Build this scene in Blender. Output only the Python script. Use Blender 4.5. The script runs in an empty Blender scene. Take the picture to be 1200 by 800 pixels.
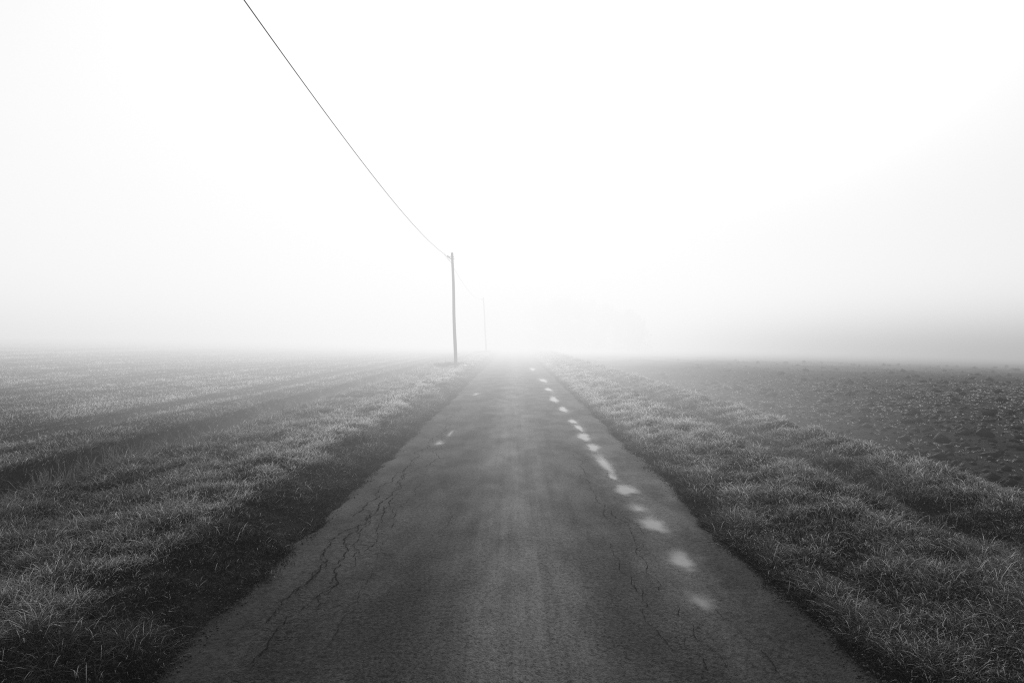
import bpy, math, random
import numpy as np

random.seed(7)
RNG = np.random.default_rng(11)
scene = bpy.context.scene
COL = scene.collection
R = math.radians

# ------------------------------------------------------------------ noise
def _hash(ix, iy, seed):
    h = (ix.astype(np.int64) * 374761393 + iy.astype(np.int64) * 668265263 + seed * 1442695041) & 0xFFFFFFFF
    h = ((h ^ (h >> 13)) * 1274126177) & 0xFFFFFFFF
    h = (h ^ (h >> 16)) & 0xFFFFFFFF
    return h.astype(np.float64) / 4294967295.0

def vnoise(x, y, seed=0):
    x = np.asarray(x, float); y = np.asarray(y, float)
    ix = np.floor(x); iy = np.floor(y)
    fx = x - ix; fy = y - iy
    fx = fx * fx * (3 - 2 * fx); fy = fy * fy * (3 - 2 * fy)
    a = _hash(ix, iy, seed); b = _hash(ix + 1, iy, seed)
    c = _hash(ix, iy + 1, seed); d = _hash(ix + 1, iy + 1, seed)
    return (a + (b - a) * fx) * (1 - fy) + (c + (d - c) * fx) * fy - 0.5      # -0.5 .. 0.5

def fbm(x, y, seed=0, octv=3):
    s = 0; amp = 1.0
    for k in range(octv):
        s = s + amp * vnoise(x * 2 ** k + 13.7 * k, y * 2 ** k - 7.1 * k, seed + k)
        amp *= 0.5
    return s

def sstep(a, b, v):
    t = np.clip((np.asarray(v, float) - a) / (b - a), 0, 1)
    return t * t * (3 - 2 * t)

# ------------------------------------------------------------------ terrain
PX = [-400, -120, -30, -8.6, -8.2, -7.9, -7.5, -6.9, -6.12, -5.90, -5.65, -5.3, -4.95, -4.5, -3.9, -3.3, -2.75, -2.35, -2.0, -1.80, -1.56, 1.56, 1.80, 2.1, 2.5, 2.95, 3.25, 3.55, 3.95, 4.4, 4.8, 5.0, 5.3, 6.0, 7.0, 40, 130, 400]
PZ = [2.4, 2.0, 0.50, 0.10, .05, .05, .10, .11, .08, -.26, -.30, -.14, .05, .08, .07, .13, .19, .13, .045, .0, -.03, -.03, .0, .045, .12, .18, .20, -.01, -.06, .09, .19, .02, -.30, -.28, -.30, -1.0, -3.4, -6.0]

def warp(x, y):
    """slow wander of the verge lines along the road"""
    s = sstep(1.9, 3.2, np.abs(x))
    s = s * (1 + .8 * sstep(4.8, 5.4, -x))
    return x + s * (0.16 * vnoise(y * 0.22, x * 0.05 + 3, 5) + 0.14 * vnoise(y * 0.9, x * 0.1, 6) + .06 * vnoise(y * 2.6, x * .5, 8))

def height(x, y):
    x = np.asarray(x, float); y = np.asarray(y, float)
    z = np.interp(warp(x, y), PX, PZ)
    ax = np.abs(x)
    off = sstep(1.75, 2.5, ax)
    verge = off * (1 - sstep(4.6, 5.4, ax))
    z = z + verge * (0.07 * fbm(x * 1.0, y * 0.6, 21, 2) + 0.075 * vnoise(x * 3.2, y * 2.4, 25) + .03 * vnoise(x * 7, y * 6, 26))
    z = z + np.exp(-((ax - 1.74) / .16) ** 2) * (.05 * vnoise(x * 5, y * 3.3, 27) + .03 * vnoise(x * 12, y * 10, 28))
    fieldl = sstep(6.0, 6.8, -x)
    z = z + fieldl * (0.07 * vnoise(x * .5, y * .16, 31) + 0.03 * vnoise(x * 2.5, y * 1.2, 32))
    # tramlines in the crop, parallel to the road
    for c in (14.6, 15.6, 22.4):
        z = z - 0.055 * np.exp(-((-x - c) / 0.22) ** 2)
    fieldr = sstep(5.1, 5.8, x)
    far = 1 + 1.5 * sstep(15, 60, y)
    z = z + fieldr * (0.07 * vnoise(x * .7, y * .35, 41) * far + 0.06 * fbm(x * 3.0, y * 2.4, 44, 3) + 0.022 * vnoise(x * 9.0, y * 8, 47))
    # a heap of earth turned up against the verge on the ploughed side
    z = z + 0.24 * np.exp(-((x - 5.75) / 0.38) ** 2 - ((y - 13.2) / 0.5) ** 2)
    return z

def road_height(x, y):
    x = np.asarray(x, float); y = np.asarray(y, float)
    z = 0.012 * (1 - (x / 1.8) ** 2)
    z = z - 0.012 * np.exp(-((x - 1.2) / .22) ** 2) - 0.010 * np.exp(-((x + 1.2) / .25) ** 2)
    z = z + 0.010 * vnoise(x * 1.2, y * .5, 61) + 0.004 * vnoise(x * 4, y * 3, 62)
    return z + 0.012

# ------------------------------------------------------------------ helpers
def setp(o, **kw):
    for k, v in kw.items():
        if v is not None:
            o[k] = v
    return o

def mesh_obj(name, verts, faces, mat, parent=None, smooth=False, attrs=None):
    me = bpy.data.meshes.new(name)
    if isinstance(verts, np.ndarray):
        me.vertices.add(len(verts)); me.vertices.foreach_set('co', verts.astype(np.float32).ravel())
        starts, idx, tot = faces
        me.loops.add(len(idx)); me.loops.foreach_set('vertex_index', idx.astype(np.int32))
        me.polygons.add(len(starts)); me.polygons.foreach_set('loop_start', starts.astype(np.int32))
        me.update(calc_edges=True)
    else:
        me.from_pydata([tuple(v) for v in verts], [], [tuple(f) for f in faces]); me.update()
    if attrs:
        for k, v in attrs.items():
            a = me.attributes.new(k, 'FLOAT', 'POINT'); a.data.foreach_set('value', np.asarray(v, np.float32))
    if smooth:
        me.polygons.foreach_set('use_smooth', np.ones(len(me.polygons), bool))
    me.materials.append(mat)
    o = bpy.data.objects.new(name, me); COL.objects.link(o)
    if parent: o.parent = parent
    return o

def grid(xs, ys, zf, name, mat, attrs=None):
    X, Y = np.meshgrid(xs, ys)
    Z = zf(X, Y)
    v = np.stack([X.ravel(), Y.ravel(), Z.ravel()], 1)
    nx, ny = len(xs), len(ys)
    i = (np.arange(ny - 1)[:, None] * nx + np.arange(nx - 1)[None, :]).ravel()
    q = np.stack([i, i + 1, i + nx + 1, i + nx], 1)
    at = {k: f(X, Y).ravel() for k, f in (attrs or {}).items()}
    return mesh_obj(name, v, (np.arange(len(q)) * 4, q.ravel(), None), mat, smooth=True, attrs=at)

# ------------------------------------------------------------------ material kit
class NT:
    def __init__(s, name, disp=False):
        s.m = bpy.data.materials.new(name); s.m.use_nodes = True
        s.t = s.m.node_tree; s.t.nodes.clear()
        s.out = s.t.nodes.new('ShaderNodeOutputMaterial')
    def n(s, typ, ins=None, **props):
        nd = s.t.nodes.new(typ)
        for k, v in props.items(): setattr(nd, k, v)
        for k, v in (ins or {}).items():
            sock = nd.inputs[k]
            if isinstance(v, bpy.types.NodeSocket): s.t.links.new(v, sock)
            else: sock.default_value = v
        return nd
    def math(s, op, a, b=0.0, c=0.0, clamp=False):
        nd = s.n('ShaderNodeMath', {0: a, 1: b, 2: c}, operation=op); nd.use_clamp = clamp
        return nd.outputs[0]
    def mapr(s, v, a, b, c=0.0, d=1.0, smooth=True):
        nd = s.n('ShaderNodeMapRange', {0: v, 1: a, 2: b, 3: c, 4: d}, interpolation_type='SMOOTHSTEP' if smooth else 'LINEAR')
        return nd.outputs[0]
    def noise(s, vec, scale, detail=3, rough=.55, dist=0.0):
        return s.n('ShaderNodeTexNoise', {'Vector': vec, 'Scale': scale, 'Detail': detail, 'Roughness': rough, 'Distortion': dist}).outputs['Fac']
    def link(s, a, b): s.t.links.new(a, b)
    def grey(s, v):
        return s.n('ShaderNodeCombineColor', {0: v, 1: v, 2: v}).outputs[0]
    def pos(s):
        return s.n('ShaderNodeNewGeometry').outputs['Position']
    def attr(s, name):
        return s.n('ShaderNodeAttribute', attribute_name=name).outputs['Fac']

def mapping(k, vec, sc):
    return k.n('ShaderNodeMapping', {'Vector': vec, 'Scale': sc}).outputs[0]

# ---- soil / ground sheet (verge soil, crop field soil, ploughed soil by attribute)
def ground_mat():
    k = NT('soil_ground'); p = k.pos()
    n1 = k.noise(p, 1.3, 4); n2 = k.noise(p, 14, 5, .65); n3 = k.noise(p, 70, 3, .7)
    base = k.math('MULTIPLY_ADD', n1, .008, .000)
    base = k.math('MULTIPLY_ADD', n2, .009, base)
    base = k.math('MULTIPLY_ADD', n3, .006, base)
    field = k.attr('field')               # 1 on the sown field, seen from far as a dull green
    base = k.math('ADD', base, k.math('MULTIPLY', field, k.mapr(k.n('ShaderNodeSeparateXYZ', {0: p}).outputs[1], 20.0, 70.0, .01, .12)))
    grav = k.math('MULTIPLY', k.attr('gravel'), k.mapr(k.noise(p, 45, 3, .7), .45, .65))
    base = k.math('MULTIPLY_ADD', grav, .06, base)
    b = k.n('ShaderNodeBump', {'Strength': .9, 'Distance': .05, 'Height': k.math('ADD', n2, k.math('MULTIPLY', n3, .4))})
    s = k.n('ShaderNodeBsdfPrincipled', {'Base Color': k.grey(base), 'Roughness': .85, 'Normal': b.outputs[0], 'Specular IOR Level': .12})
    k.link(s.outputs[0], k.out.inputs[0]); return k.m

def plough_mat():
    k = NT('clod'); p = k.pos()
    n2 = k.noise(p, 12, 4, .65)
    base = k.math('MULTIPLY_ADD', n2, .014, .000)
    s = k.n('ShaderNodeBsdfPrincipled', {'Base Color': k.grey(base), 'Roughness': .7, 'Specular IOR Level': .3,
        'Normal': k.n('ShaderNodeBump', {'Strength': .6, 'Distance': .02, 'Height': n2}).outputs[0]})
    k.link(s.outputs[0], k.out.inputs[0]); return k.m

def road_mat():
    k = NT('old_wet_asphalt'); p = k.pos()
    sx = k.n('ShaderNodeSeparateXYZ', {0: p}); X, Y = sx.outputs[0], sx.outputs[1]
    patch = k.noise(mapping(k, p, (1.0, .45, 1)), .9, 4, .6)
    streak = k.noise(mapping(k, p, (4.5, .12, 1)), 1.6, 4, .6)
    cross = k.noise(mapping(k, p, (.8, 7.0, 1)), 1.3, 3, .6)
    agg = k.n('ShaderNodeTexVoronoi', {'Vector': p, 'Scale': 95.0}).outputs['Distance']
    aggc = k.noise(p, 130, 2, .7)
    mid = k.noise(p, 22, 4, .65)
    # wheel tracks: darker, smoother
    ax = k.math('ABSOLUTE', k.math('ADD', X, k.math('MULTIPLY', k.math('SUBTRACT', patch, .5), .5)))
    track = k.math('MULTIPLY', k.mapr(ax, .55, .95), k.mapr(ax, 1.35, 1.7, 1, 0))
    centre = k.mapr(ax, .05, .70, 1, 0)
    base = k.math('MULTIPLY_ADD', patch, .012, -.020)
    base = k.math('MULTIPLY_ADD', streak, .030, base)
    base = k.math('MULTIPLY_ADD', cross, .020, base)
    base = k.math('MULTIPLY_ADD', mid, .026, base)
    base = k.math('MULTIPLY_ADD', k.math('SUBTRACT', aggc, .5), .16, base)
    base = k.math('MULTIPLY_ADD', track, -.012, base)
    base = k.math('MULTIPLY_ADD', centre, .036, base)
    stones = k.mapr(k.n('ShaderNodeTexVoronoi', {'Vector': p, 'Scale': 42.0}).outputs['Distance'], .03, .09, 1, 0)
    rare = k.mapr(k.noise(p, 9, 2), .62, .72)
    base = k.math('MULTIPLY_ADD', k.math('MULTIPLY', stones, rare), .10, base)
    # fine alligator cracking in the left wheel track and along the right one
    wp = k.n('ShaderNodeVectorMath', {0: p, 1: k.n('ShaderNodeVectorMath', {0: k.n('ShaderNodeTexNoise', {'Vector': p, 'Scale': 5.0, 'Detail': 4.0}).outputs['Color'], 'Scale': .22}, operation='SCALE').outputs[0]}, operation='ADD').outputs[0]
    v = k.n('ShaderNodeTexVoronoi', {'Vector': mapping(k, wp, (5.0, 2.6, 1)), 'Scale': 1.0}, feature='DISTANCE_TO_EDGE').outputs['Distance']
    line = k.mapr(v, .008, .05, 1, 0)
    v2 = k.n('ShaderNodeTexVoronoi', {'Vector': mapping(k, wp, (11.0, 7.0, 1)), 'Scale': 1.0}, feature='DISTANCE_TO_EDGE').outputs['Distance']
    line2 = k.mapr(v2, .015, .08, 1, 0)
    bandL = k.math('MULTIPLY', k.mapr(X, -1.62, -1.40), k.mapr(X, -1.15, -.95, 1, 0))
    bandR = k.math('MULTIPLY', k.mapr(X, .75, .85), k.mapr(X, 1.0, 1.2, 1, 0))
    cm = k.mapr(k.noise(mapping(k, p, (2.2, .8, 1)), 1.5, 3), .47, .58)
    cr = k.math('MULTIPLY', k.math('MULTIPLY', k.math('MAXIMUM', line, k.math('MULTIPLY', line2, .7)), cm), k.math('MAXIMUM', bandL, k.math('MULTIPLY', bandR, .35)))
    base = k.math('MULTIPLY', base, k.math('MULTIPLY_ADD', cr, -.8, 1.0))
    mott = k.noise(mapping(k, p, (1, .8, 1)), 46, 4, .7)
    base = k.math('MULTIPLY_ADD', k.math('SUBTRACT', mott, .5), .19, base)
    edge = k.attr('edge')
    en = k.math('ADD', edge, k.math('MULTIPLY', k.math('SUBTRACT', k.noise(p, 7, 5, .65), .5), 1.1))
    crumble = k.mapr(en, .25, .75)
    base = k.math('MULTIPLY', base, k.math('MULTIPLY_ADD', edge, -.62, 1.0))
    base = k.math('MULTIPLY', base, k.math('MULTIPLY_ADD', crumble, -.55, .62))
    base = k.math('MAXIMUM', k.math('MULTIPLY', base, .72), .003)
    # wet sheen: damp film with drier islands
    damp = k.noise(mapping(k, p, (1.6, .6, 1)), 1.4, 5, .6)
    rough = k.math('ADD', k.math('MULTIPLY_ADD', centre, -.08, k.mapr(damp, .35, .65, .42, .54)), k.math('MULTIPLY', mid, .1))
    near = k.attr('wet')
    rough = k.math('SUBTRACT', rough, k.math('MULTIPLY', near, .10))
    hgt = k.math('ADD', k.math('MULTIPLY', agg, -.5), k.math('ADD', k.math('MULTIPLY', mid, 1.2), k.math('MULTIPLY_ADD', crumble, -1.5, k.math('MULTIPLY', cr, -2.0))))
    b = k.n('ShaderNodeBump', {'Strength': k.math('MULTIPLY_ADD', near, -.3, .5), 'Distance': .006, 'Height': hgt})
    s = k.n('ShaderNodeBsdfPrincipled', {'Base Color': k.grey(base), 'Roughness': rough, 'Normal': b.outputs[0], 'Specular IOR Level': k.math('MULTIPLY', k.math('ADD', k.math('MULTIPLY_ADD', near, .05, .13), k.math('MULTIPLY', centre, k.mapr(streak, .35, .6, .0, .12))), k.math('MULTIPLY', k.mapr(k.math('ADD', k.math('MULTIPLY', mott, .6), k.math('MULTIPLY', aggc, .4)), .38, .64, .25, 1.6, False), k.mapr(patch, .35, .65, .65, 1.3)))})
    k.link(s.outputs[0], k.out.inputs[0]); return k.m

def flat_mat(name, v, rough=.8, var=.3, scale=20, spec=.3):
    k = NT(name); n = k.noise(k.pos(), scale, 4, .6)
    c = k.math('MULTIPLY', k.math('MULTIPLY_ADD', n, 2 * var, 1 - var), v)
    s = k.n('ShaderNodeBsdfPrincipled', {'Base Color': k.grey(c), 'Roughness': rough, 'Specular IOR Level': spec})
    k.link(s.outputs[0], k.out.inputs[0]); return k.m

def wood_mat():
    k = NT('weathered_pole_wood'); tc = k.n('ShaderNodeTexCoord').outputs['Object']
    n = k.noise(mapping(k, tc, (12, 12, .5)), 3, 5, .6)
    c = k.math('MULTIPLY_ADD', n, .07, .02)
    b = k.n('ShaderNodeBump', {'Strength': .5, 'Distance': .01, 'Height': n})
    s = k.n('ShaderNodeBsdfPrincipled', {'Base Color': k.grey(c), 'Roughness': .8, 'Normal': b.outputs[0]})
    k.link(s.outputs[0], k.out.inputs[0]); return k.m

def blade_mat(name, lo, hi, tipgain=1.6, gloss=.45):
    """tone: per-blade brightness, t: 0 root .. 1 tip"""
    k = NT(name)
    tone = k.attr('tone'); t = k.attr('t')
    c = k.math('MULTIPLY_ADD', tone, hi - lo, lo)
    c = k.math('MULTIPLY', c, k.math('MULTIPLY_ADD', k.math('POWER', t, 1.5), tipgain, .12))  # dark roots, bright tips: root shade and backlight put into the colour
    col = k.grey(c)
    d = k.n('ShaderNodeBsdfPrincipled', {'Base Color': col, 'Roughness': gloss, 'Specular IOR Level': .3})
    tr = k.n('ShaderNodeBsdfTranslucent', {'Color': col})
    mx = k.n('ShaderNodeMixShader', {0: .35, 1: d.outputs[0], 2: tr.outputs[0]})
    k.link(mx.outputs[0], k.out.inputs[0]); return k.m

def puddle_mat():
    k = NT('shallow_water'); p = k.pos()
    e = k.attr('core')
    e = k.math('ADD', e, k.math('MULTIPLY', k.math('SUBTRACT', k.noise(p, 7, 4, .6), .5), .50))
    fac = k.mapr(e, .02, .68)
    w = k.n('ShaderNodeBsdfPrincipled', {'Base Color': k.grey(k.mapr(k.n('ShaderNodeSeparateXYZ', {0: p}).outputs[1], 4.0, 10.0, .02, .08)), 'Roughness': .14, 'IOR': 1.5,
        'Normal': k.n('ShaderNodeBump', {'Strength': .12, 'Distance': .004, 'Height': k.noise(p, 30, 2)}).outputs[0]})
    tr = k.n('ShaderNodeBsdfTransparent')
    mx = k.n('ShaderNodeMixShader', {0: fac, 1: tr.outputs[0], 2: w.outputs[0]})
    k.link(mx.outputs[0], k.out.inputs[0]); return k.m

M_ground = ground_mat(); M_clod = plough_mat(); M_road = road_mat()
M_crack = flat_mat('crack_shadow', .010, .95, .4, 60, .1)
M_wood = wood_mat(); M_steel = flat_mat('galvanised_steel', .12, .5, .2, 30, .5)
M_cable = flat_mat('black_cable', .015, .5, .2, 30, .4); M_ins = flat_mat('dark_insulator', .05, .3, .2, 30, .5)
M_bark = flat_mat('tree_bark', .04, .9, .4, 8); M_leaf = flat_mat('tree_foliage', .05, .7, .5, 1.5)
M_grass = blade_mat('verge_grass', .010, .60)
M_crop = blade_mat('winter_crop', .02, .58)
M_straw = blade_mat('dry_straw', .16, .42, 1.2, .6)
M_puddle = puddle_mat()

# ------------------------------------------------------------------ ground and road
def axis(breaks):
    out = []
    for a, b, st in breaks:
        n = max(1, int(round((b - a) / st))); out.append(np.linspace(a, b, n, endpoint=False))
    return np.concatenate(out + [np.array([breaks[-1][1]])])

gx = axis([(-1800, -400, 200), (-400, -120, 20), (-120, -40, 2), (-40, -15, .5), (-15, -6.6, .14), (-6.6, -1.6, .055), (-1.6, 1.6, .4), (1.6, 5.0, .055), (5.0, 9, .06), (9, 18, .12), (18, 45, .4), (45, 130, 2), (130, 400, 20), (400, 1800, 200)])
gy = axis([(-60, 0, 4), (0, 2.5, .25), (2.5, 14, .06), (14, 26, .12), (26, 50, .25), (50, 90, .8), (90, 200, 3), (200, 500, 25), (500, 2600, 150)])
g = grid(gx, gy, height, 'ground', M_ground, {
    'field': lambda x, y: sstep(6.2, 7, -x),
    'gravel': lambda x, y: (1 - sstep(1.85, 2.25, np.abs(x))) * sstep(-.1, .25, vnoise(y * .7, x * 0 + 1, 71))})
setp(g, kind='structure')

def edge_l(y): return -1.80 + .16 * vnoise(y * .8, y * 0, 81) + .09 * vnoise(y * 3.5, y * 0, 82) + .03 * vnoise(y * 14., y * 0, 83)
def edge_r(y): return 1.80 + .16 * vnoise(y * .8, y * 0 + 9, 84) + .09 * vnoise(y * 3.5, y * 0 + 9, 85) + .03 * vnoise(y * 14., y * 0, 86)

PUDDLES = [  # x, y, half width, half length
    (1.215, 7.45, .105, .29), (1.20, 6.62, .07, .20), (1.225, 6.05, .10, .28), (1.235, 5.07, .095, .23), (1.17, 4.27, .085, .16),
    (1.19, 9.0, .075, .85), (1.20, 10.4, .08, .42), (1.17, 11.5, .11, .45), (1.20, 12.7, .06, .5), (1.18, 8.2, .05, .22), (1.17, 13.7, .07, .4), (1.15, 16.1, .10, .6), (1.12, 22.5, .10, .9), (1.08, 18.7, .12, .9),
    (1.16, 27.5, .14, 1.3), (1.0, 38, .14, 2.0),
    (-1.19, 10.8, .08, .28), (-1.12, 11.9, .04, .4), (-1.16, 20.6, .10, .6)]

def wetf(x, y):
    w = np.zeros_like(x)
    for (px, py, a, b) in PUDDLES:
        w = np.maximum(w, np.exp(-(((x - px) / (a * 1.6)) ** 2 + ((y - py) / (b * 1.5)) ** 2)))
    ch = np.exp(-((x - 1.2) / .10) ** 2) * .40 * sstep(-.25, .15, vnoise(y * .6, x * 0, 91))
    return np.maximum(w, ch)

def road_sheet():
    ts = np.linspace(0, 1, 73)
    ys = axis([(-20, 2.5, .5), (2.5, 16, .05), (16, 40, .15), (40, 120, .8), (120, 420, 6)])
    T, Y = np.meshgrid(ts, ys)
    L = edge_l(Y); Rr = edge_r(Y)
    X = L + (Rr - L) * T
    Z = road_height(X, Y)
    edge = np.minimum(X - L, Rr - X)
    Z = Z - .03 * (1 - sstep(0, .09, edge)) + .0
    v = np.stack([X.ravel(), Y.ravel(), Z.ravel()], 1)
    nx, ny = len(ts), len(ys)
    i = (np.arange(ny - 1)[:, None] * nx + np.arange(nx - 1)[None, :]).ravel()
    q = np.stack([i, i + 1, i + nx + 1, i + nx], 1)
    o = mesh_obj('road', v, (np.arange(len(q)) * 4, q.ravel(), None), M_road, smooth=True, attrs={'wet': wetf(X, Y).ravel(), 'edge': (1 - sstep(0, .62, edge)).ravel()})
    setp(o, kind='structure')
road_sheet()

# cracks: jagged branching ribbons along the wheel tracks
def cracks():
    V = []; F = []
    def path(x, y, n, step, w, drift, tx, branch=0):
        pts = []; a = 0
        for i in range(n):
            pts.append((x, y)); a = .6 * a + random.gauss(0, .55)
            x += step * (math.sin(a) * .55 + drift) + (tx - x) * .05 * (tx is not None)
            y += step * abs(math.cos(a)) + .004
            if branch and random.random() < .07:
                s = random.choice((-1, 1))
                path(x, y, random.randint(3, 9), step, w * .6, s * random.uniform(.3, 1.1), x + s * .3)
        base = len(V)
        for i, (px, py) in enumerate(pts):
            ww = w * .30 * (random.uniform(.25, 1.5)) * min(1, i / 3 + .15, (n - 1 - i) / 3 + .1)
            for sx in (-1, 1):
                cx = px + sx * ww
                z = float(road_height(cx, py)) + .004
                V.append((cx, py, z))
        for i in range(n - 1):
            b = base + 2 * i; F.append((b, b + 1, b + 3, b + 2))
    for (x, y, n, w, tx) in [(-1.34, 3.4, 75, .010, -1.30), (-1.42, 4.4, 95, .012, -1.34), (-1.22, 4.1, 60, .007, -1.2), (-1.5, 6.3, 110, .011, -1.4), (-1.30, 7.5, 90, .010, -1.25),
                          (-1.02, 3.6, 40, .004, -1.0), (-1.1, 5.9, 40, .006, -1.1), (-1.38, 11, 120, .012, -1.32), (-1.2, 5.2, 45, .008, -1.28), (-1.45, 3.9, 30, .008, -1.4),
                          (.86, 3.55, 22, .005, .84), (.80, 4.35, 22, .0055, .72), (.93, 4.4, 25, .006, .95), (.98, 5.3, 28, .006, .92), (.84, 6.2, 48, .006, .86), (1.02, 3.3, 20, .005, 1.0),
                          (1.1, 5.7, 18, .005, 1.08), (.95, 8.2, 40, .006, .92), (1.3, 3.2, 22, .0045, 1.28), (.9, 3.3, 14, .004, .9), (-.7, 5.5, 30, .003, -.7)]:
        path(x, y, int(n * 1.5), .036, w, 0, tx, 1)
    o = mesh_obj('road_cracks', V, F, M_crack); setp(o, kind='structure')
cracks()

for (px, py, a, b) in PUDDLES:
    V = [(px, py, float(road_height(px, py)) + .006)]; pw = .5 if px < 0 else {5.07: .85, 4.27: .60, 6.62: .65, 6.05: .9, 9.0: .8}.get(py, 1.0); core = [pw]; F = []
    n = 40; rings = 7
    ph = random.uniform(0, 9)
    for r in range(1, rings + 1):
        f = r / rings
        for i in range(n):
            th = 2 * math.pi * i / n
            wob = 1 + .12 * math.sin(2 * th + ph) + .10 * math.sin(3 * th + 2 * ph) + .05 * math.sin(5 * th + 3 * ph)
            x = px + math.cos(th) * a * 1.45 * f * wob; y = py + math.sin(th) * b * 1.35 * f * wob
            V.append((x, y, float(road_height(x, y)) + .0055)); core.append((1 - f) * pw)
    for i in range(n): F.append((0, 1 + i, 1 + (i + 1) % n))
    for r in range(rings - 1):
        for i in range(n):
            A = 1 + r * n; j = (i + 1) % n
            F.append((A + i, A + n + i, A + n + j, A + j))
    o = mesh_obj('puddle', V, F, M_puddle, smooth=True, attrs={'core': core}); setp(o, kind='structure')

# ------------------------------------------------------------------ blades
def sample_xy(n, xf, y0, y1, expo):
    """y drawn with density ~ y^-expo"""
    u = RNG.random(n)
    if abs(expo - 1) < 1e-6: y = y0 * (y1 / y0) ** u
    else:
        e = 1 - expo; y = (y0 ** e + u * (y1 ** e - y0 ** e)) ** (1 / e)
    x = xf(RNG.random(n), y)
    return x, y

def blades(name, x, y, hgt, wid, bend, tone, mat, lean=None, label=None, sink=.01, az=None):
    n = len(x)
    z = height(x, y) - sink
    if az is None: az = RNG.random(n) * 2 * np.pi
    dx = np.cos(az) * bend; dy = np.sin(az) * bend
    if lean is not None:
        dx = dx + lean[0]; dy = dy + lean[1]
    fa = RNG.random(n) * np.pi
    wx = np.cos(fa) * wid * .5; wy = np.sin(fa) * wid * .5
    lv = [(0, 0, 0, 1.0), (.45, .22, .5, .85), (.82, .62, .82, .55), (1.0, 1.0, 1.0, 0)]
    # (height fraction, bend fraction, t, width)
    P = np.zeros((n, 7, 3), np.float32); T = np.zeros((n, 7), np.float32)
    k = 0
    droop = np.clip(1 - .55 * bend / np.maximum(hgt, .01) * .5, .35, 1)
    for (hf, bf, t, w) in lv:
        sides = (-1, 1) if w > 0 else (0,)
        for s in sides:
            hz = hgt * hf * (1 - (1 - droop) * bf)
            P[:, k, 0] = x + dx * bf + s * wx * w
            P[:, k, 1] = y + dy * bf + s * wy * w
            P[:, k, 2] = z + hz
            T[:, k] = t; k += 1
    base = (np.arange(n) * 7)[:, None]
    q = np.array([0, 1, 3, 2, 2, 3, 5, 4, 4, 5, 6])
    idx = (base + q[None, :]).ravel()
    starts = ((np.arange(n) * 11)[:, None] + np.array([0, 4, 8])[None, :]).ravel()
    o = mesh_obj(name, P.reshape(-1, 3), (starts, idx, None), mat, attrs={'t': T.ravel(), 'tone': np.repeat(tone, 7)})
    setp(o, kind='stuff', label=label)
    return o

def lod(y, near=.0040, k=.00085):
    return np.maximum(near, k * y)

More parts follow.
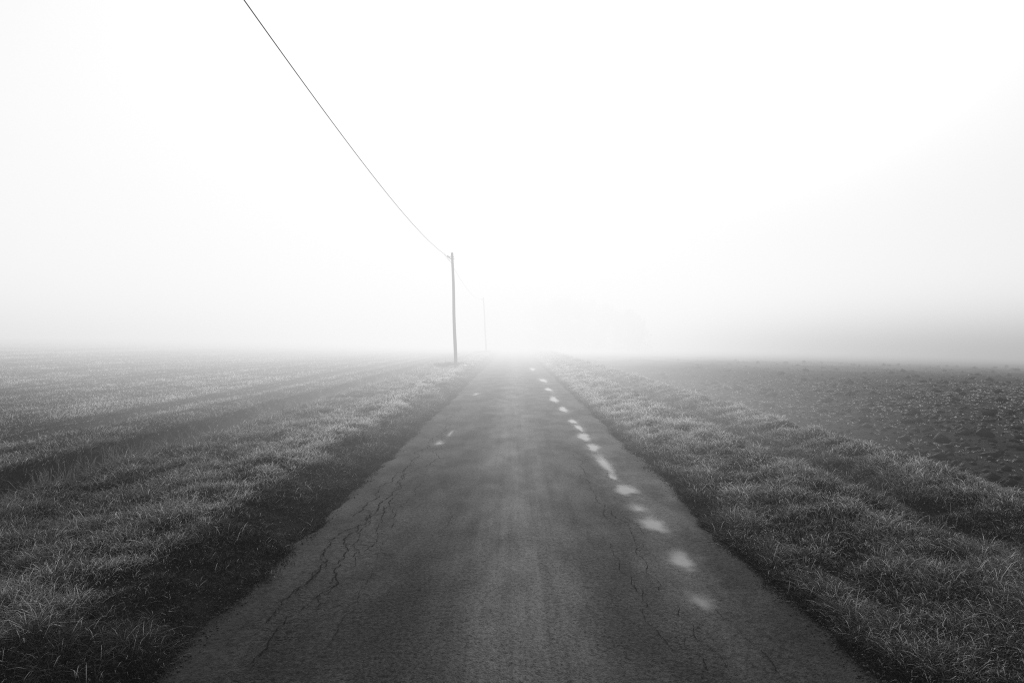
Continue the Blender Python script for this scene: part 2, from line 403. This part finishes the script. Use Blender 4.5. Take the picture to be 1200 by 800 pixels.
def verge(side):
    n = 640000
    if side < 0: xf = lambda u, y: -(1.66 + u * (6.35 - 1.66))
    else: xf = lambda u, y: 1.66 + u * (5.12 - 1.66)
    K = 16
    x, y = sample_xy(n // K, xf, 2.2, 95, 1.55)
    tt = RNG.random(n // K)                                # one tone, lean and size to a tuft
    ta = RNG.random(n // K) * 2 * np.pi
    x, y, tt, ta = [np.repeat(v, K) for v in (x, y, tt, ta)]
    n = len(x)
    sp = .018 + .0016 * y + .012 * tt
    ox = RNG.normal(0, 1, n); oy = RNG.normal(0, 1, n)
    x = x + ox * sp; y = y + oy * sp
    baz = np.arctan2(oy + .8 * np.sin(ta), ox + .8 * np.cos(ta))
    inside = np.abs(x) > 1.6
    x, y, tt, ta, baz = [v[inside] for v in (x, y, tt, ta, baz)]; n = len(x)
    ax = np.abs(x)
    d = np.hypot(x, y)
    tuft = fbm(x * 3.0, y * 2.3, 101, 3)                  # clumps
    big = fbm(x * .55, y * .35, 111, 2)
    fine = vnoise(x * 9, y * 9, 121)
    fringe = sstep(*((1.60, 2.12) if side < 0 else (1.54, 1.98)), ax + .26 * vnoise(y * .9, x * .3, 131) + .16 * vnoise(y * 3.1, x * 2, 132) + .10 * fine)     # 0 at the road, 1 in the sward
    keep = RNG.random(n) < np.clip(.62 + .8 * fringe * (.50 + .9 * tuft + .5 * fine), 0.08, 1)
    # the ditch floor is nearly bare
    if side < 0:
        ditch = np.exp(-((ax - 5.76) / .23) ** 2)
        keep &= RNG.random(n) < 1 - .90 * ditch
    else:
        ditch = np.exp(-((ax - 3.72) / .24) ** 2)
        keep &= RNG.random(n) < 1 - .35 * ditch
    x, y, ax, d, tuft, big, fine, fringe, ditch, tt, baz = [v[keep] for v in (x, y, ax, d, tuft, big, fine, fringe, ditch, tt, baz)]
    m = len(x)
    lump = vnoise(x * 3.2, y * 2.4, 25)
    h = (.022 + .032 * fringe) * (1 + .9 * tuft + .7 * lump + .2 * big) * (.70 + .95 * tt) * RNG.lognormal(0, .25, m)
    if side < 0:
        h *= 1 + .8 * np.exp(-((ax - 4.95) / .35) ** 2)
    h = np.clip(h, .015, .30)
    bend = h * (.3 + 1.2 * RNG.random(m) ** 1.2)
    w = lod(d) * RNG.uniform(.7, 1.3, m)
    axn = ax + .22 * vnoise(y * 1.3, x * 0, 141) + .12 * vnoise(y * 3.7, x * 0, 142)
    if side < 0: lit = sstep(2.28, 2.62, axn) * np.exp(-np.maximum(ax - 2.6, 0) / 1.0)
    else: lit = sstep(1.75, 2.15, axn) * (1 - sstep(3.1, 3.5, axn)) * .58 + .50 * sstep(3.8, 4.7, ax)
    tone = .0 + (1.15 * tt ** 3.2 + .55 * RNG.random(m) ** 3) * (.40 + lit) + .24 * lit + .50 * lit * (tuft + lump + .6 * fine) + .16 * tuft + .14 * lump + .12 * big  # crest light and hollow shade painted into the blade tone
    tone = np.maximum(tone, .01) * (.16 + .84 * sstep(2.5, 14, d))  # blades darken towards the viewer, a vignette put into their tone
    tone *= .16 + .84 * fringe ** 1.3  # short dirty grass and road-side slope shade, both put into the tone
    tone += .26 * sstep(6, 26, y) * fringe  # farther grass brightened, the fog's paleness put into its tone
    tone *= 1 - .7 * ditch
    dry = RNG.random(m) < (.03 + .13 * lit) * fringe * (.4 + 1.2 * tt)
    tone = np.where(dry, tone + .95, tone)
    tone = np.clip(tone, .0, 1.65)
    lx = -side * .012 * np.ones(m)
    name = 'verge_grass'
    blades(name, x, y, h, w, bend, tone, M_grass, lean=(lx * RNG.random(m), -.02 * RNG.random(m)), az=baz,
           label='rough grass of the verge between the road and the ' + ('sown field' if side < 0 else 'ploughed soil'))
verge(-1); verge(1)

def crop():
    n = 560000
    xf = lambda u, y: -(5.9 + u * (np.minimum(4.5 + 1.25 * y, 90)))
    x, y = sample_xy(n, xf, 4.5, 110, 1.15)
    # seed rows parallel to the road
    row = .16
    xr = np.round(x / row) * row + RNG.normal(0, .022, n)
    near = y < 26
    x = np.where(near, xr, x)
    d = np.hypot(x, y)
    patch = fbm(x * .35, y * .12, 201, 3); fine = fbm(x * 1.8, y * 1.3, 205, 2)
    keep = RNG.random(n) < np.clip(.75 + .7 * fine + .4 * patch, .1, 1)
    for c in (8.1, 14.6, 15.6, 22.4, 23.4):
        keep &= -x > 6.04 + .25 * vnoise(y * 1.2, y * 0, 311)
        keep &= ~((np.abs(-x - c - .1 * vnoise(y * .4, y * 0, 7)) < .24) & (RNG.random(n) < .88))
    x, y, d, patch, fine = [v[keep] for v in (x, y, d, patch, fine)]
    m = len(x)
    h = .065 * (1 + .6 * fine) * RNG.lognormal(0, .28, m)
    bend = h * (.3 + .8 * RNG.random(m))
    w = lod(d, .0035, .0009) * RNG.uniform(.7, 1.3, m)
    tone = np.clip(.16 + 1.2 * RNG.random(m) ** 2.2 + .45 * fine + .5 * patch + .60 * vnoise(x * 1.1, y * .03, 209) + .40 * sstep(6, 26, y), .02, 1.9)  # far crop brightened, backlight on the tips put into its tone
    ph = np.abs(((-x + .07 * vnoise(y * .3, y * 0, 213)) % 1.55) - .78)
    tone = tone * (1 - .80 * np.exp(-(ph / .12) ** 2)); h = h * (1 - .35 * np.exp(-(ph / .13) ** 2))
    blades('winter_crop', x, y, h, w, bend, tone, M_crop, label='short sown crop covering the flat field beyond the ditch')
crop()

def stalks():
    n = 3600
    u = RNG.random(n)
    y = 4.5 * (60 / 4.5) ** u
    c = RNG.choice([0, 1, 2], n, p=[.62, .22, .16])
    x = np.where(c == 0, -4.95 + RNG.normal(0, .16, n), np.where(c == 1, RNG.uniform(-4.6, -2.2, n), RNG.uniform(2.3, 4.9, n)))
    keep = RNG.random(n) < np.clip(.2 + 2.2 * vnoise(y * .9, x * .5, 301), .03, 1)
    keep |= c > 0
    x, y = x[keep], y[keep]; m = len(x); d = np.hypot(x, y)
    h = np.where(np.abs(x + 4.95) < .5, RNG.uniform(.18, .42, m), RNG.uniform(.10, .22, m))
    blades('dry_stalks', x, y, h, lod(d, .003, .0007), h * RNG.uniform(.1, .5, m), RNG.uniform(.2, 1.0, m), M_straw, label='thin pale dry stalks standing out of the grass')
stalks()

def pole_grass():
    xs = []; ys = []
    for (px, py) in ((-3.24, 37.6), (-3.26, 79.0)):
        n = 1500
        xs.append(px - .55 + RNG.normal(0, .45, n)); ys.append(py + .5 + np.abs(RNG.normal(0, .5, n)))
    x = np.concatenate(xs); y = np.concatenate(ys); m = len(x)
    h = RNG.uniform(.1, .35, m)
    blades('tall_grass', x, y, h, np.full(m, .02), h * RNG.uniform(.2, .6, m), RNG.uniform(0, .25, m), M_grass, label='taller dark grass left standing round the foot of the poles')
pole_grass()

def weeds():
    n = 60000
    xf = lambda u, y: 5.5 + u * np.minimum(3 + 1.1 * y, 70)
    x, y = sample_xy(n, xf, 6, 90, 1.2)
    band = np.exp(-((y - 27 - .1 * x) / 9) ** 2)
    keep = RNG.random(n) < np.clip(.05 + .45 * band * (1 + 2.2 * fbm(x * .35, y * .25, 401, 2)) + .3 * vnoise(x, y * .8, 405), .02, 1)
    x, y = x[keep], y[keep]
    # every seedling is a rosette of 5 leaves
    x = np.repeat(x, 5) + RNG.normal(0, .012, len(x) * 5); y = np.repeat(y, 5) + RNG.normal(0, .012, len(y) * 5)
    m = len(x); d = np.hypot(x, y)
    h = RNG.uniform(.02, .07, m)
    blades('field_weeds', x, y, h, lod(d, .008, .0013), h * RNG.uniform(.5, 1.4, m), np.clip(RNG.normal(.8, .4, m), 0, 1.9), M_crop, label='small weeds and stubble scattered over the ploughed soil')
weeds()

def clods():
    # irregular lumps of earth
    n = 15000
    xf = lambda u, y: 5.15 + u * np.minimum(2.5 + 1.1 * y, 60)
    x, y = sample_xy(n, xf, 5, 75, 1.35)
    d = np.hypot(x, y)
    s = np.clip(RNG.lognormal(-3.9, .85, n), .008, .16) * (1 + .012 * d)
    base = np.array([[1, 0, 0], [-1, 0, 0], [0, 1, 0], [0, -1, 0], [0, 0, 1], [0, 0, -1],
                     [.6, .6, .5], [-.6, .6, .5], [.6, -.6, .5], [-.6, -.6, .5]], float)
    tri = [(0, 6, 4), (6, 2, 4), (2, 7, 4), (7, 1, 4), (1, 9, 4), (9, 3, 4), (3, 8, 4), (8, 0, 4),
           (0, 5, 2), (0, 2, 6), (2, 5, 1), (2, 1, 7), (1, 5, 3), (1, 3, 9), (3, 5, 0), (3, 0, 8)]
    tri = np.array(tri)
    P = base[None] * RNG.uniform(.55, 1.35, (n, 10, 1)) * s[:, None, None]
    P[:, :, 2] *= .7
    a = RNG.random(n) * 6.28
    ca, sa = np.cos(a)[:, None], np.sin(a)[:, None]
    X = P[:, :, 0] * ca - P[:, :, 1] * sa; Y = P[:, :, 0] * sa + P[:, :, 1] * ca
    P = np.stack([X + x[:, None], Y + y[:, None], P[:, :, 2] + (height(x, y) + s * .15)[:, None]], 2)
    idx = ((np.arange(n) * 10)[:, None] + tri.ravel()[None]).ravel()
    o = mesh_obj('soil_clods', P.reshape(-1, 3), (np.arange(n * len(tri)) * 3, idx, None), M_clod)
    setp(o, kind='stuff', label='broken clods of dark earth on the ploughed field')
clods()

def grit():
    n = 9000
    x, y = sample_xy(n, lambda u, y: np.where(u < .5, -1.72 - (u * 2) ** 1.5 * .35 + .15 * (RNG.random(n) - .5), 1.70 + ((u - .5) * 2) ** 1.5 * .25 + .12 * (RNG.random(n) - .5)), 2.6, 30, 1.3)
    
    s = np.clip(RNG.lognormal(-5.6, .5, n), .002, .012)
    base = np.array([[1, 0, 0], [-1, 0, 0], [0, 1, 0], [0, -1, 0], [0, 0, .8], [0, 0, -.8]], float)
    tri = np.array([(0, 2, 4), (2, 1, 4), (1, 3, 4), (3, 0, 4), (2, 0, 5), (1, 2, 5), (3, 1, 5), (0, 3, 5)])
    P = base[None] * RNG.uniform(.5, 1.4, (n, 6, 1)) * s[:, None, None]
    inside = (x > edge_l(y) + .03) & (x < edge_r(y) - .03)
    z = np.where(inside, road_height(x, y), np.maximum(height(x, y), 0)) + s * .3
    P = P + np.stack([x, y, z], 1)[:, None, :]
    idx = ((np.arange(n) * 6)[:, None] + tri.ravel()[None]).ravel()
    o = mesh_obj('loose_grit', P.reshape(-1, 3), (np.arange(n * 8) * 3, idx, None), flat_mat('grit_stone', .06, .7, .7, 40))
    setp(o, kind='stuff', label='loose grit and crumbs of asphalt along the road edges')
grit()

# ------------------------------------------------------------------ poles and cable
def tube(pts, rads, n=12, cap=True):
    V = []; F = []
    from mathutils import Vector
    for i, p in enumerate(pts):
        p = Vector(p)
        a = Vector(pts[max(0, i - 1)]); b = Vector(pts[min(len(pts) - 1, i + 1)])
        t = (b - a).normalized()
        u = t.cross(Vector((0, 0, 1)) if abs(t.z) < .9 else Vector((1, 0, 0))).normalized(); w = t.cross(u)
        for k in range(n):
            c = 2 * math.pi * k / n
            V.append(p + (u * math.cos(c) + w * math.sin(c)) * rads[i])
    for i in range(len(pts) - 1):
        for k in range(n):
            j = (k + 1) % n
            F.append((i * n + k, i * n + j, (i + 1) * n + j, (i + 1) * n + k))
    if cap:
        F.append(tuple(range(n))[::-1]); F.append(tuple((len(pts) - 1) * n + k for k in range(n)))
    return V, F

def merge(parts):
    V = []; F = []
    for v, f in parts:
        b = len(V); V += list(v); F += [tuple(i + b for i in q) for q in f]
    return V, F

POLES = [(-3.24, 37.6, 6.29, 1.7, 'tall dark wooden utility pole, the nearest and clearest of the line'),
         (-3.26, 79.0, 6.45, 3.0, 'paler wooden utility pole in the fog, second along the verge from the viewer'),
         (-3.20, 121.0, 6.4, 1.0, 'barely visible wooden utility pole, farthest of the line in the fog')]
def make_pole():
    e = bpy.data.objects.new('utility_pole', None); COL.objects.link(e)
    H = 6.8; k = 12
    pts = [(0.012 * math.sin(i * .9), .01 * math.cos(i * .7), -.3 + (H + .3) * i / k) for i in range(k + 1)]
    v, f = tube(pts + [(pts[-1][0], pts[-1][1], H + .02)], [.100 - .036 * i / k for i in range(k + 1)] + [.05], 16)
    mesh_obj('shaft', v, f, M_wood, e, smooth=True)
    z = H - .24
    br = merge([tube([(-.07, 0, z - .12), (-.20, -.01, z)], [.028, .024], 8), tube([(-.20, -.01, z), (-.25, -.02, z + .06)], [.022, .02], 8),
                tube([(-.06, 0, z + .05), (-.22, -.01, z + .01)], [.018, .018], 8),
                tube([(-.0, -.105, z - .12), (.09, -.05, z - .12), (.10, .05, z - .12), (0, .105, z - .12), (-.09, .05, z - .12), (-.1, -.05, z - .12), (0, -.105, z - .12)], [.014] * 7, 6)])
    mesh_obj('bracket', *br, M_steel, e)
    ins = tube([(-.25, -.02, z + .0), (-.25, -.02, z + .03), (-.25, -.02, z + .035), (-.25, -.02, z + .07), (-.25, -.02, z + .075), (-.25, -.02, z + .11)], [.03, .045, .03, .045, .03, .02], 12)
    mesh_obj('insulator', *ins, M_ins, e, smooth=True)
    plate = merge([tube([(.0, -.122, 2.0), (.0, -.120, 2.14)], [.035, .035], 4)])
    mesh_obj('cable_strap', *merge([tube([(-.085 * math.cos(a), -.10 * math.sin(a), z + .02) for a in [i * math.pi / 6 for i in range(13)]], [.01] * 13, 6)]), M_steel, e)
    return e
proto = make_pole()
kids = list(proto.children)
tops = []
for i, (px, py, ph, lean, lab) in enumerate(POLES):
    if i == 0: p = proto
    else:
        p = proto.copy(); COL.objects.link(p)
        for c in kids:
            d = c.copy(); COL.objects.link(d); d.parent = p
    p.location = (px, py, float(height(px, py)))
    p.rotation_euler = (0, R(-lean), 0)
    p.scale = (1, 1, ph / 6.8)
    setp(p, label=lab, category='utility pole', group='utility poles along the left verge')
    zl = (6.8 - .20) * ph / 6.8
    tops.append((px - math.sin(R(lean)) * zl - .26 * math.cos(R(lean)), py - .02, float(height(px, py)) + math.cos(R(lean)) * zl))

def cable(a, b, sag, lab, rad=.0085):
    n = 90; pts = []
    for i in range(n + 1):
        t = i / n
        pts.append((a[0] + (b[0] - a[0]) * t, a[1] + (b[1] - a[1]) * t, a[2] + (b[2] - a[2]) * t - 4 * sag * t * (1 - t)))
    v, f = tube(pts, [rad] * (n + 1), 8)
    o = mesh_obj('overhead_cable', v, f, M_cable, smooth=True)
    # preformed grip that holds the cable back to the bracket
    for (end, q) in ((b, pts[-5]), (a, pts[4])):
        mesh_obj('tension_grip', *tube([(end[0] - .02, end[1], end[2] - .10), (q[0], q[1], q[2])], [.012, .007], 6), M_cable, o)
    setp(o, label=lab, category='cable', group='cable spans between the poles')
prev = (-3.5, -10.0, 7.9)
cable(prev, tops[0], 1.15, 'long dark overhead cable sweeping from above the viewer to the nearest pole')
cable(tops[0], tops[1], .65, 'faint overhead cable sagging between the nearest pole and the second pole', .006)
cable(tops[1], tops[2], .65, 'almost invisible overhead cable between the second pole and the farthest pole', .006)

# ------------------------------------------------------------------ trees in the fog
def tree(x, y, H, W, seed):
    rr = random.Random(seed); e = bpy.data.objects.new('tree', None); COL.objects.link(e)
    z0 = float(height(x, y)); e.location = (x, y, z0)
    parts = [tube([(0, 0, -.3), (.05, 0, H * .2), (-.08, .05, H * .5), (0, 0, H * .82)], [.30, .22, .14, .04], 10)]
    tips = []
    for i in range(26):
        h0 = H * rr.uniform(.06, .75); a = rr.uniform(0, 6.28); L = W * rr.uniform(.35, 1.0) * (1.15 - .6 * h0 / H)
        m = (math.cos(a) * L * .5, math.sin(a) * L * .5, h0 + L * .28)
        t = (math.cos(a + .2) * L, math.sin(a + .2) * L, h0 + L * rr.uniform(.4, .9))
        parts.append(tube([(0, 0, h0), m, t], [.09, .05, .015], 6)); tips += [m, t, t]
        for k in range(4):
            b = a + rr.uniform(-1, 1); q = (t[0] * .7 + math.cos(b) * L * .4, t[1] * .7 + math.sin(b) * L * .4, t[2] + rr.uniform(-.3, .9))
            parts.append(tube([((m[0] + t[0]) / 2, (m[1] + t[1]) / 2, (m[2] + t[2]) / 2), q], [.03, .008], 4)); tips.append(q)
    for i in range(40): tips.append((rr.gauss(0, W * .45), rr.gauss(0, W * .45), rr.uniform(.3, H * .35)))
    mesh_obj('trunk', *merge(parts), M_bark, e, smooth=True)
    V = []; F = []
    for i in range(6500):
        c = rr.choice(tips)
        p = [c[0] + rr.gauss(0, .45), c[1] + rr.gauss(0, .45), c[2] + rr.gauss(0, .42)]
        s = rr.uniform(.05, .13); b = len(V)
        u = [rr.gauss(0, 1) for _ in range(3)]; w = [rr.gauss(0, 1) for _ in range(3)]
        V += [tuple(p[k] + s * u[k] for k in range(3)), tuple(p[k] + s * w[k] for k in range(3)), tuple(p[k] - s * u[k] * .8 for k in range(3)), tuple(p[k] - s * w[k] for k in range(3))]
        F.append((b, b + 1, b + 2, b + 3))
    mesh_obj('crown', V, F, M_leaf, e)
    setp(e, label='ghostly leafy tree almost lost in the fog right of where the road vanishes', category='tree', group='trees in the fog')
for i, (x, y, H, W) in enumerate([(5.4, 116, 7.4, 3.2), (9.4, 114, 9.3, 3.7), (14.2, 119, 8.6, 3.8), (20.0, 120, 7.2, 3.6), (11.0, 125, 10.2, 4)]):
    tree(x, y, H, W, 50 + i)

# ------------------------------------------------------------------ fog (a volume filling the air over the fields)
def fog_mat():
    k = NT('fog_volume'); p = k.pos()
    s = k.n('ShaderNodeSeparateXYZ', {0: p}); X, Y, Z = s.outputs
    ax = k.math('ABSOLUTE', X)
    # thickness shaped for tone: thin near viewer and fields, dense along the road ahead
    side = k.mapr(k.math('ADD', ax, k.math('MULTIPLY', k.math('MAXIMUM', k.math('SUBTRACT', X, 3.0), 0.0), k.mapr(Y, 25.0, 75.0, 3.5, 0.0))), 5.0, 38.0, 1.0, 0.0)
    ahead = k.mapr(k.math('MULTIPLY_ADD', ax, -.7, Y), 2.5, 9.0, 0.0, 1.0)
    far = k.mapr(k.math('MULTIPLY_ADD', X, -.16, k.math('ADD', k.math('MULTIPLY', ax, .75), Y)), 16.0, 112.0, 0.0, 1.0)
    near = k.mapr(k.math('ADD', ax, Y), 3.0, 24.0, 0.0, 1.0)
    dens = k.math('MULTIPLY_ADD', k.math('MULTIPLY', side, ahead), k.math('ADD', k.mapr(Y, 45.0, 110.0, .0175, .030), k.mapr(Y, 12.0, 30.0, .005, 0.0)), k.math('MULTIPLY_ADD', near, .0050, .0015))
    dens = k.math('MULTIPLY_ADD', far, .016, dens)
    dens = k.math('MULTIPLY', dens, k.math('MULTIPLY_ADD', k.math('MULTIPLY', k.mapr(X, 3.8, 9.5, 0.0, 1.0), k.mapr(Y, 16.0, 62.0, 1.0, 0.0)), -.80, 1.0))
    dens = k.math('MULTIPLY_ADD', k.math('MULTIPLY', k.mapr(ax, 1.0, 3.4, 1.0, 0.0), k.mapr(Y, 12.0, 34.0, 0.0, 1.0)), .012, dens)
    # added glow instead of scattering, hand-shaped: brighter up and ahead, duller over fields
    up = k.mapr(Z, 0.0, 9.0, 0.0, 1.0)
    lat = k.mapr(ax, 4.0, 70.0, 0.0, 1.0)
    low = k.math('MULTIPLY_ADD', lat, -.38, .94)
    right = k.mapr(X, 5.0, 55.0, 0.0, .16)
    low = k.math('SUBTRACT', low, right)
    below = k.mapr(Z, -4.5, 3.6, .50, 1.0)
    rnear = k.math('MULTIPLY', k.mapr(X, 3.0, 13.0, 0.0, 1.0), k.mapr(Y, 18.0, 110.0, 1.0, 0.0))     # over the ploughed field, close by
    lift = k.math('MULTIPLY', k.mapr(k.math('SUBTRACT', Y, ax), -2.0, 12.0, 0.0, 1.0), k.math('SUBTRACT', 1.0, rnear))
    below = k.math('MULTIPLY_ADD', lift, k.math('SUBTRACT', 1.0, below), below)
    below = k.math('MAXIMUM', below, k.mapr(k.math('ADD', k.math('MULTIPLY', X, -.8), k.math('MULTIPLY', Y, .6)), 8.0, 40.0, 0.0, 1.0))
    low = k.math('MULTIPLY', low, below)
    high = k.math('MULTIPLY_ADD', k.mapr(ax, 0.0, 120.0, 0.0, 1.0, False), -.38, 1.07)
    rad = k.math('ADD', k.math('MULTIPLY', low, k.math('SUBTRACT', 1.0, up)), k.math('MULTIPLY', high, up))
    rad = k.math('MULTIPLY', rad, k.mapr(Y, -25.0, 6.0, .15, 1.0))  # glow cut down behind the viewer, so the near ground gets less light
    ab = k.n('ShaderNodeVolumeAbsorption', {'Color': (0, 0, 0, 1), 'Density': dens})
    em = k.n('ShaderNodeEmission', {'Color': (1, 1, 1, 1), 'Strength': k.math('MULTIPLY', rad, dens)})
    ad = k.n('ShaderNodeAddShader', {0: ab.outputs[0], 1: em.outputs[0]})
    k.link(ad.outputs[0], k.out.inputs['Volume'])
    k.m.cycles.volume_step_rate = .3
    return k.m
x0, x1, y0, y1, z0, z1 = -380, 380, -60, 520, -14, 45
V = [(x0, y0, z0), (x1, y0, z0), (x1, y1, z0), (x0, y1, z0), (x0, y0, z1), (x1, y0, z1), (x1, y1, z1), (x0, y1, z1)]
F = [(0, 3, 2, 1), (4, 5, 6, 7), (0, 1, 5, 4), (1, 2, 6, 5), (2, 3, 7, 6), (3, 0, 4, 7)]
o = mesh_obj('fog', V, F, fog_mat()); setp(o, kind='stuff', label='dense pale fog lying over the fields and hiding the horizon')

# ------------------------------------------------------------------ light
SUN_EL, SUN_AZ = 24.0, 6.0            # ahead of the viewer, slightly right, behind the fog
w = bpy.data.worlds.new('World'); scene.world = w; w.use_nodes = True
t = w.node_tree; bg = t.nodes['Background']
sky = t.nodes.new('ShaderNodeTexSky'); sky.sky_type = 'NISHITA'; sky.sun_disc = False
sky.sun_elevation = R(SUN_EL); sky.sun_rotation = R(SUN_AZ); sky.dust_density = 4; sky.air_density = 1.5
bw = t.nodes.new('ShaderNodeRGBToBW'); t.links.new(sky.outputs[0], bw.inputs[0]); t.links.new(bw.outputs[0], bg.inputs[0])
bg.inputs[1].default_value = .14
sl = bpy.data.lights.new('sun', 'SUN'); sl.energy = 4.5; sl.angle = R(14); sl.color = (1, 1, 1)
so = bpy.data.objects.new('sun', sl); COL.objects.link(so)
so.rotation_euler = (R(90 - SUN_EL), 0, R(180 - SUN_AZ))

# ------------------------------------------------------------------ camera
cd = bpy.data.cameras.new('camera'); cam = bpy.data.objects.new('camera', cd); COL.objects.link(cam)
cd.sensor_width = 36; cd.lens = 24; cd.clip_end = 5000; cd.clip_start = .05
cam.location = (0, 0, 1.65)
cam.rotation_euler = (R(90 - .14), 0, R(.21))
scene.camera = cam

scene.view_settings.view_transform = 'Standard'; scene.view_settings.look = 'None'; scene.view_settings.exposure = 0
c = scene.cycles
c.max_bounces = 4; c.diffuse_bounces = 1; c.glossy_bounces = 2; c.transmission_bounces = 3; c.transparent_max_bounces = 8; c.volume_bounces = 0
c.filter_width = 1.15; c.volume_step_rate = 1.0; c.volume_max_steps = 256
c.use_denoising = False
